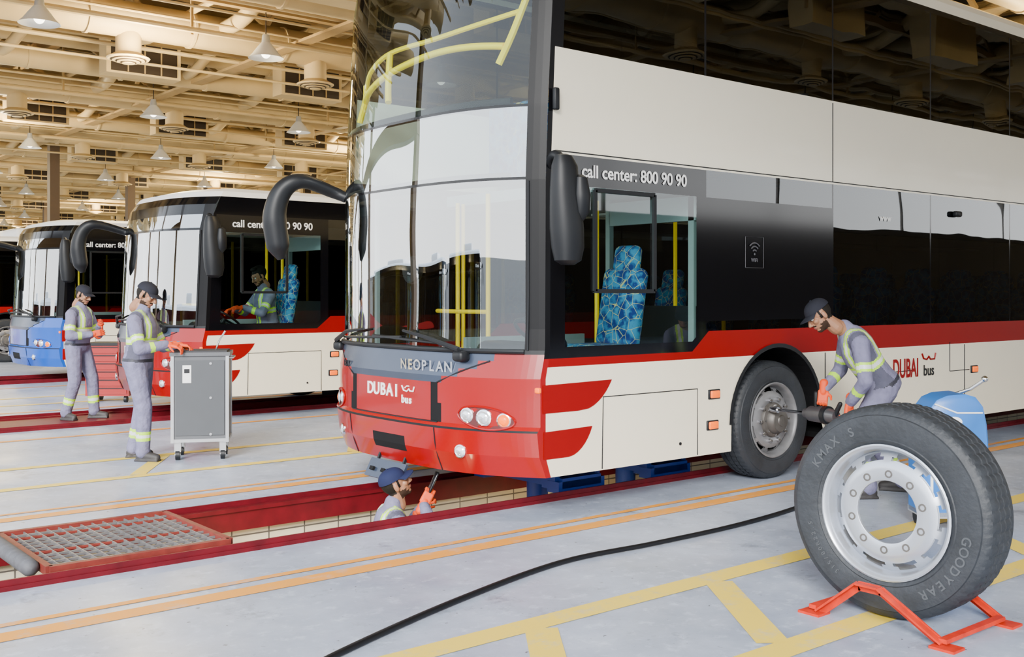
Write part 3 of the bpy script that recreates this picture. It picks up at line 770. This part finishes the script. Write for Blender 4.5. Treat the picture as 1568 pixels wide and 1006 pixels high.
# ------------------------------------------------------------------ people
def remeshed(mb,name,vox,it,parent,classify,mats,mtx=None):
    me=bpy.data.meshes.new('tmp'); me.from_pydata([tuple(p) for p in mb.v],[],mb.f); 
    ob=bpy.data.objects.new('tmp',me); COL.objects.link(ob)
    r=ob.modifiers.new('r','REMESH'); r.mode='VOXEL'; r.voxel_size=vox; r.use_smooth_shade=True
    s=ob.modifiers.new('s','SMOOTH'); s.factor=.5; s.iterations=it
    bpy.context.view_layer.update()
    m2=bpy.data.meshes.new_from_object(ob.evaluated_get(bpy.context.evaluated_depsgraph_get()))
    bpy.data.objects.remove(ob); m2.name=name; m2.materials.clear()
    for mt in mats: m2.materials.append(mt)
    for p in m2.polygons:
        p.use_smooth=True
        p.material_index=classify(p.center) if classify else 0
    if mtx is not None: m2.transform(mtx)
    o=bpy.data.objects.new(name,m2); COL.objects.link(o)
    o.parent=parent; o.matrix_parent_inverse=M.Translation(-parent.location)
    return o
def ik(a,b,l1,l2,hint):
    d=b-a; L=min(d.length,.998*(l1+l2)); u=d.normalized(); x=(l1*l1-l2*l2+L*L)/(2*L); h=math.sqrt(max(l1*l1-x*x,0))
    p=V(hint)-u*V(hint).dot(u); p.normalize()
    return a+u*x+p*h, a+u*L
def hand(parent,w,D,N,thumb_side,curl,name,mt=None):
    D=V(D).normalized(); N=V(N); N=(N-D*N.dot(D)).normalized(); S=D.cross(N)*thumb_side
    mb=MB(); mt=mt or GLV
    mb.caps(w-D*.05,w+D*.02,.036,.031,mt)
    m3=basis(D,S,N).to_3x3()
    mb.rbox(w+D*.055,(.10,.084,.034),.015,mt,m3)
    for k,(off,ln) in enumerate(((.032,.072),(.0108,.080),(-.0108,.075),(-.032,.059))):
        p=w+D*.098+S*off; a=0; r=.0100
        dS=S*off*1.2
        for q,fr in enumerate((.45,.31,.24)):
            a+=curl*(.75,1.1,.8)[q]
            d=(D*math.cos(a)+N*math.sin(a)+dS).normalized(); e=p+d*ln*fr*1.15
            mb.caps(p,e,r,r*.92,mt,8); p=e; r*=.92
    p=w+D*.028+S*.030; d=(S*.75+D*.55+N*.35).normalized(); e=p+d*.042; mb.caps(p,e,.014,.0115,mt,8)
    d2=(D*.8+N*(.3+curl*.5)+S*.15).normalized(); mb.caps(e,e+d2*.034,.0115,.0095,mt,8)
    remeshed(mb,name,.0042,2,parent,None,[mt])
def head(parent,c,look,up,cap=CAPM,beard=True,capon=True,neck_to=None):
    fw=V(look).normalized(); u=V(up); u=(u-fw*u.dot(fw)).normalized(); lf=u.cross(fw)
    mx=basis(fw,lf,u,c)
    mb=MB()
    mb.ell((-.008,0,.030),(.098,.077,.098),SKIN); mb.ell((.030,0,-.035),(.066,.060,.080),SKIN); mb.ell((.062,0,-.088),(.032,.034,.026),SKIN)
    mb.ell((.02,0,-.06),(.06,.056,.045),SKIN)
    mb.caps((.096,0,.022),(.118,0,-.020),.010,.0145,SKIN); mb.ell((.106,.013,-.026),(.012,.010,.009),SKIN); mb.ell((.106,-.013,-.026),(.012,.010,.009),SKIN)
    mb.caps((.086,-.035,.036),(.086,.035,.036),.011,.011,SKIN)
    mb.ell((.092,0,-.052),(.014,.024,.006),SKIN); mb.ell((.090,0,-.062),(.013,.021,.007),SKIN)
    for s in(-1,1):
        mb.ell((.066,s*.040,-.012),(.026,.022,.024),SKIN); mb.ell((-.005,s*.079,-.005),(.020,.010,.032),SKIN)
    mb.caps((-.02,0,-.05),(-.045,0,-.15),.056,.060,SKIN)
    def cl(p):
        x,y,z=p
        if z<-.112 and x<.035: return 0
        if .080<x and abs(y)<.022 and -.066<z<-.049: return 2
        if beard and z>-.125 and x>.0:
            if z<-.086 and x>.02: return 3
            if z<-.068 and abs(y)>.030 and x>.0: return 3
            if z<-.045 and abs(y)>.050: return 3
            if -.046<z<-.038 and abs(y)<.030 and x>.08: return 1
        if abs(y)>.062 and .012<x<.030 and z>-.02: return 1
        if x<-.02 and z>-.055 and not(abs(y)>.078): return 1
        if z>.085: return 1
        if not capon and (z>.075-x*.1 and x<.09 or z>.09): return 1
        return 0
    remeshed(mb,'head',.0050,3,parent,cl,[SKIN,HAIR,LIP,STUB],mx)
    if neck_to is not None:
        nb=MB(); nb.caps(mx@V((-.03,0,-.09)),V(neck_to),.056,.062,SKIN); nb.build('neck',parent)
    e=MB()
    for s in(-1,1):
        e.ell((.083,s*.030,.014),(.0125,.0145,.0095),EYE); e.ell((.0935,s*.030,.013),(.003,.006,.006),HAIR)
        e.caps((.097,s*.018,.037),(.087,s*.048,.036),.0045,.003,HAIR,6)
    e.v=[mx@p for p in e.v]; e.build('eyes_and_brows',parent)
    if not capon:
        hm=MB(); hm.ell((-.016,0,.048),(.103,.084,.096),HAIR); hm.ell((.045,0,.118),(.045,.06,.026),HAIR)
        remeshed(hm,'hair',.006,2,parent,None,[HAIR],mx@M.Translation((-.016,0,.010)))
    if capon:
        k=MB(); n=28
        rings=[]
        for q in range(9):
            t=q/8*pi/2*.985; r=math.cos(t)**.85
            rings.append([V((-.006+.108*r*math.cos(a),.088*r*math.sin(a),.047+.088*math.sin(t))) for a in [2*pi*i/n for i in range(n)]])
        k.loft(rings,cap); k.ell((-.006,0,.137),(.009,.009,.005),cap)
        top=[];bot=[]
        for rr in(0,.5,1):
            for lst,dz in((top,.003),(bot,-.003)):
                row=[]
                for i in range(17):
                    a=math.radians(-68+136*i/16); r0=V((-.006+.104*math.cos(a),.084*math.sin(a),.05)); ext=.072*rr*math.cos(a*.9)**.6
                    row.append(r0+V((ext,ext*.15*math.sin(a),dz-.012*rr*rr-.016*(math.sin(a)**2)*rr)))
                lst.append(row)
        k.loft(top+bot[::-1]+[top[0]],cap,cap=False,closed=False)
        k.v=[mx@p for p in k.v]; k.build('cap',parent)
def person(name,o,f,pel,che,hd,look,up,hands,feet,cap=CAPM,capon=True,beard=True,elh=None,knh=None,curl=.6,twist=0,glove=None,vest=False):
    o=V(o); f=V((f[0],f[1],0)).normalized(); l=V((-f.y,f.x,0)); Z=V((0,0,1))
    P=lambda q:o+f*q[0]+l*q[1]+Z*q[2]
    D=lambda q:f*q[0]+l*q[1]+Z*q[2]
    root=empty(name,o); pel=P(pel);che=P(che);hd=P(hd)
    upv=(che-pel).normalized(); ls=(M.Rotation(twist,3,upv)@l); ls=(ls-upv*ls.dot(upv)).normalized(); fs=ls.cross(upv)
    mb=MB(); T=(che-pel).length
    rings=[]
    for t,hw,hd_,fo in((-.22,.11,.095,-.005),(-.14,.165,.130,-.01),(0,.180,.142,-.01),(.15,.172,.132,.0),(.35,.168,.130,.008),(.6,.182,.140,.012),(.82,.192,.138,.008),(.95,.178,.118,0),(1.05,.13,.095,-.005),(1.12,.078,.074,0)):
        lv=l.lerp(ls,max(0,min(1,t))).normalized(); fv=lv.cross(upv).normalized(); cc=pel+upv*T*t+fv*fo
        rings.append([cc+lv*(hw*math.cos(a))+fv*(hd_*math.sin(a)) for a in [2*pi*k/24 for k in range(24)]])
    mb.loft(rings,COV)
    mb.caps(che,che+upv*.08+fs*.01,.078,.070,COV)
    segs=[(pel,che,.165,'t')]
    for i,(s,sd) in enumerate(((1,'L'),(-1,'R'))):
        sh=che+ls*(s*.178)-upv*.045
        w,DD,NN,th=hands[sd]; w=P(w); DD=D(DD); NN=D(NN)
        hint=D(elh[sd]) if elh else D((-.3,s*.6,-.7))
        el,w=ik(sh,w,.295,.265,hint)
        mb.caps(che+ls*(s*.10)-upv*.02,sh,.088,.076,COV); mb.caps(sh,el,.072,.057,COV); mb.caps(el,w-(w-el).normalized()*.02,.058,.045,COV)
        segs+=[(sh,el,.06,'u'),(el,w,.045,'f')]
        hand(root,w,DD,NN,th,curl,'hand_left' if sd=='L' else 'hand_right',glove)
        hp=pel+l*(s*.092)-Z*.03
        an,toe=feet[sd]; an=P(an); toe=D(toe).normalized()
        kn,an=ik(hp,an,.425,.415,D(knh[sd]) if knh else D((1,s*.15,0)))
        mb.caps(hp,kn,.108,.080,COV); mb.caps(kn,an+Z*.01,.079,.066,COV)
        mb.caps(an+Z*.03,an+Z*.0,.069,.072,COV)
        segs+=[(hp,kn,.09,'h'),(kn,an,.06,'s')]
        bt=MB(); bt.caps(an+Z*.06,an-Z*.02,.048,.048,BOOT); fl_=V((toe.x,toe.y,toe.z*.3)).normalized()
        bt.ell(an-Z*.045-fl_*.02,(.055,.046,.045),BOOT,basis(fl_,Z.cross(fl_),Z).to_3x3()); bt.caps(an-Z*.035+fl_*.02,an-Z*.052+fl_*.145,.047,.038,BOOT)
        bt.box(an-Z*.083+fl_*.05,(.25,.085,.022),BOOT,basis(fl_,Z.cross(fl_),Z).to_3x3())
        remeshed(bt,'boot_left' if sd=='L' else 'boot_right',.009,3,root,None,[BOOT])
    def cl(p):
        best=None
        for a,b,r,k in segs:
            ab=b-a; t=(p-a).dot(ab)/ab.length_squared; tc_=max(0,min(1,t)); d=(p-(a+ab*tc_)).length/r
            if best is None or d<best[0]: best=(d,t,k)
        d,t,k=best
        if k=='t':
            lat=abs((p-pel).dot(ls))
            if .38<t<.54: return 2 if .425<t<.495 else 1
            if t>=.5 and .075<lat<.135: return 2 if .092<lat<.118 else 1
            if vest and t>.05: return 1 if t<.5 and lat>.02 and lat<.06 else 0
            if -.0<t<.07: return 3
            if t>.07 and lat>.150: return 4
        if k=='u' and .52<t<.76: return 2 if .59<t<.69 else 1
        if k=='f' and .35<t<.52: return 1
        if k=='s' and .52<t<.74: return 2 if .59<t<.67 else 1
        return 0
    remeshed(mb,'coverall',.010,4,root,cl,[COV,HIV,SIL,BELT,COVD])
    head(root,hd,D(look),D(up),cap,beard,capon,neck_to=che+upv*.03)
    return root
person('mechanic',(-1.17,4.58,0),(.75,-.66),(0,0,.95),(.03,0,1.38),(.07,0,1.585),(.85,-.12,-.42),(.4,0,1),
 {'L':((.36,.10,1.10),(1,-.1,-.15),(0,-.3,-1),1),'R':((.33,-.13,1.12),(1,.1,-.2),(0,.3,-1),-1)},
 {'L':((-.10,.13,.09),(1,.25,0)),'R':((.08,-.10,.09),(1,-.2,0))})
person('mechanic.001',(-.60,8.30,.012),(.62,-.75),(0,0,.94),(.03,0,1.37),(.07,0,1.57),(.9,-.1,-.3),(.3,0,1),
 {'L':((.27,.06,1.20),(.7,-.6,.3),(-.3,-.8,-.2),1),'R':((.28,-.12,1.08),(.8,.5,.2),(-.1,.9,.1),-1)},
 {'L':((.14,.14,.09),(1,.3,0)),'R':((-.08,-.13,.09),(1,-.3,0))},cap=CAPM)
o=V((2.74,-.95,0)); f=V((-.70,.71,0)).normalized(); l=V((-f.y,f.x,0))
def loc(p): q=V(p)-o; return (q.dot(f),q.dot(l),q.z)
person('mechanic.002',o,f,(-.02,0,.88),loc((2.53,-.83,1.27)),loc((2.31,-.70,1.43)),(.80,.20,-.60),(.6,0,.8),
 {'L':(loc((2.47,-.86,.74)),(.15,.1,-1),(.6,-.8,0),1),'R':(loc((2.50,-.60,.83)),(.1,.1,-1),(.2,.9,0),-1)},
 {'L':((.12,.16,.09),(1,.2,0)),'R':((-.22,-.18,.09),(1,-.3,0))},curl=.9,elh={'L':(-.4,.8,0),'R':(-.5,-.7,0)})
iw=MB(); a=V((2.58,-.03,.615)); b=V((2.44,-.78,.63)); d=(b-a).normalized(); L=(b-a).length
iw.cyl(a,a+d*.08,.024,CH); iw.cyl(a+d*.08,a+d*.42,.014,CH); iw.cyl(a+d*.40,a+d*.46,.04,WRM); iw.cyl(a+d*.46,a+d*.62,.062,WRM,.068); iw.cyl(a+d*.62,a+d*.66,.075,BLKM); iw.cyl(a+d*.66,a+d*.74,.06,WRM,.045)
iw.caps(a+d*.52+V((0,0,.05)),a+d*.52+V((.0,0,.17)),.018,.018,BLKM); iw.caps(a+d*.72,a+d*.78+V((0,0,.10)),.02,.018,BLKM); iw.caps(a+d*.70,a+d*.70-V((0,0,.13)),.02,.018,BLKM)
iw.build('impact_wrench')
person('mechanic.003',(-.45,1.13,PD),(.93,-.30),(-.08,0,.93),(-.05,0,1.37),(-.02,0,1.585),(.85,-.12,.42),(-.42,0,.9),
 {'L':((.22,.14,1.36),(.5,-.35,.8),(.1,-.9,-.3),1),'R':((.17,-.10,1.44),(.5,.1,.8),(.3,.9,.1),-1)},
 {'L':((.10,.14,.09),(1,.2,0)),'R':((-.08,-.13,.09),(1,-.2,0))},cap=CAPB,curl=.8)
fo=V((.93,-.30,0)).normalized(); lo=V((-fo.y,fo.x,0)); ph=V((-.45,1.13,PD))+fo*.255+lo*-.075+V((0,0,1.60))
tb=MB(); tb.rbox(ph,(.018,.065,.17),.008,PHONE,basis(fo,lo,V((0,0,1))).to_3x3()@M.Rotation(.45,3,'Y')); tb.build('flashlight_phone')
person('bus_driver',(1.72,7.68,.50),(-1,0),(0,0,.68),(.06,0,1.12),(.13,0,1.33),(.9,.15,-.42),(.4,0,1),
 {'L':((.42,.12,.92),(1,-.1,-.1),(0,-.2,-1),1),'R':((.44,-.12,.90),(1,.1,-.2),(0,.2,-1),-1)},
 {'L':((.55,.14,.12),(1,.2,0)),'R':((.50,-.13,.12),(1,-.2,0))},capon=False,beard=True,vest=True,knh={'L':(.3,0,1),'R':(.3,0,1)})

# ------------------------------------------------------------------ lights
wd=bpy.data.worlds.new('sky'); SC.world=wd; wd.use_nodes=True; nt=wd.node_tree; nt.nodes.clear()
ow=nt.nodes.new('ShaderNodeOutputWorld'); bg=nt.nodes.new('ShaderNodeBackground'); nt.links.new(bg.outputs[0],ow.inputs[0])
tcn=nt.nodes.new('ShaderNodeTexCoord'); sx=nt.nodes.new('ShaderNodeSeparateXYZ'); nt.links.new(tcn.outputs['Generated'],sx.inputs[0])
nt.links.new(mixc(nt,(1.0,.99,.97),(.62,.78,1.0),ramp(nt,sx.outputs[2],.0,.7)),bg.inputs[0]); bg.inputs[1].default_value=4.6
sl=bpy.data.lights.new('sun','SUN'); sl.energy=8.8; sl.angle=math.radians(24); sl.color=(1,.975,.93)
so=bpy.data.objects.new('sun',sl); COL.objects.link(so)
dirn=V((math.cos(math.radians(42))*math.cos(math.radians(26)),math.sin(math.radians(42))*math.cos(math.radians(26)),-math.sin(math.radians(26))))
so.rotation_euler=dirn.to_track_quat('-Z','Y').to_euler(); so.location=(-20,-15,15)
k=0
for yy in(2,14.4,27,40.3,57.4,76):  # warm fill points added to brighten the ceiling, apart from the pendant fixtures
    for xx in(3,16,32,50):
        if xx>20 and yy<10: continue
        pl=bpy.data.lights.new('warm_fill_light','POINT'); pl.energy=1150 if yy>3 else 600; pl.color=(1,.80,.46); pl.shadow_soft_size=.4
        po=bpy.data.objects.new('warm_fill_light.%03d'%k,pl); po.location=(xx,yy+1.2,6.0); COL.objects.link(po); k+=1
for xx in(-1.5,1.5):  # warm points added inside the pit to brighten its wall tiles
    pl=bpy.data.lights.new('pit_fill_light','POINT'); pl.energy=25; pl.color=(1,.72,.38); pl.shadow_soft_size=.1
    po=bpy.data.objects.new('pit_fill_light',pl); po.location=(xx,.9,-.7); COL.objects.link(po)
cd=bpy.data.cameras.new('camera'); cd.sensor_width=36; cd.lens=1625/1568*36; cd.shift_y=-53/1568; cd.clip_end=500
co_=bpy.data.objects.new('camera',cd); COL.objects.link(co_); co_.location=CAM; co_.rotation_euler=(pi/2,0,-math.atan2(.633,.774))
SC.camera=co_
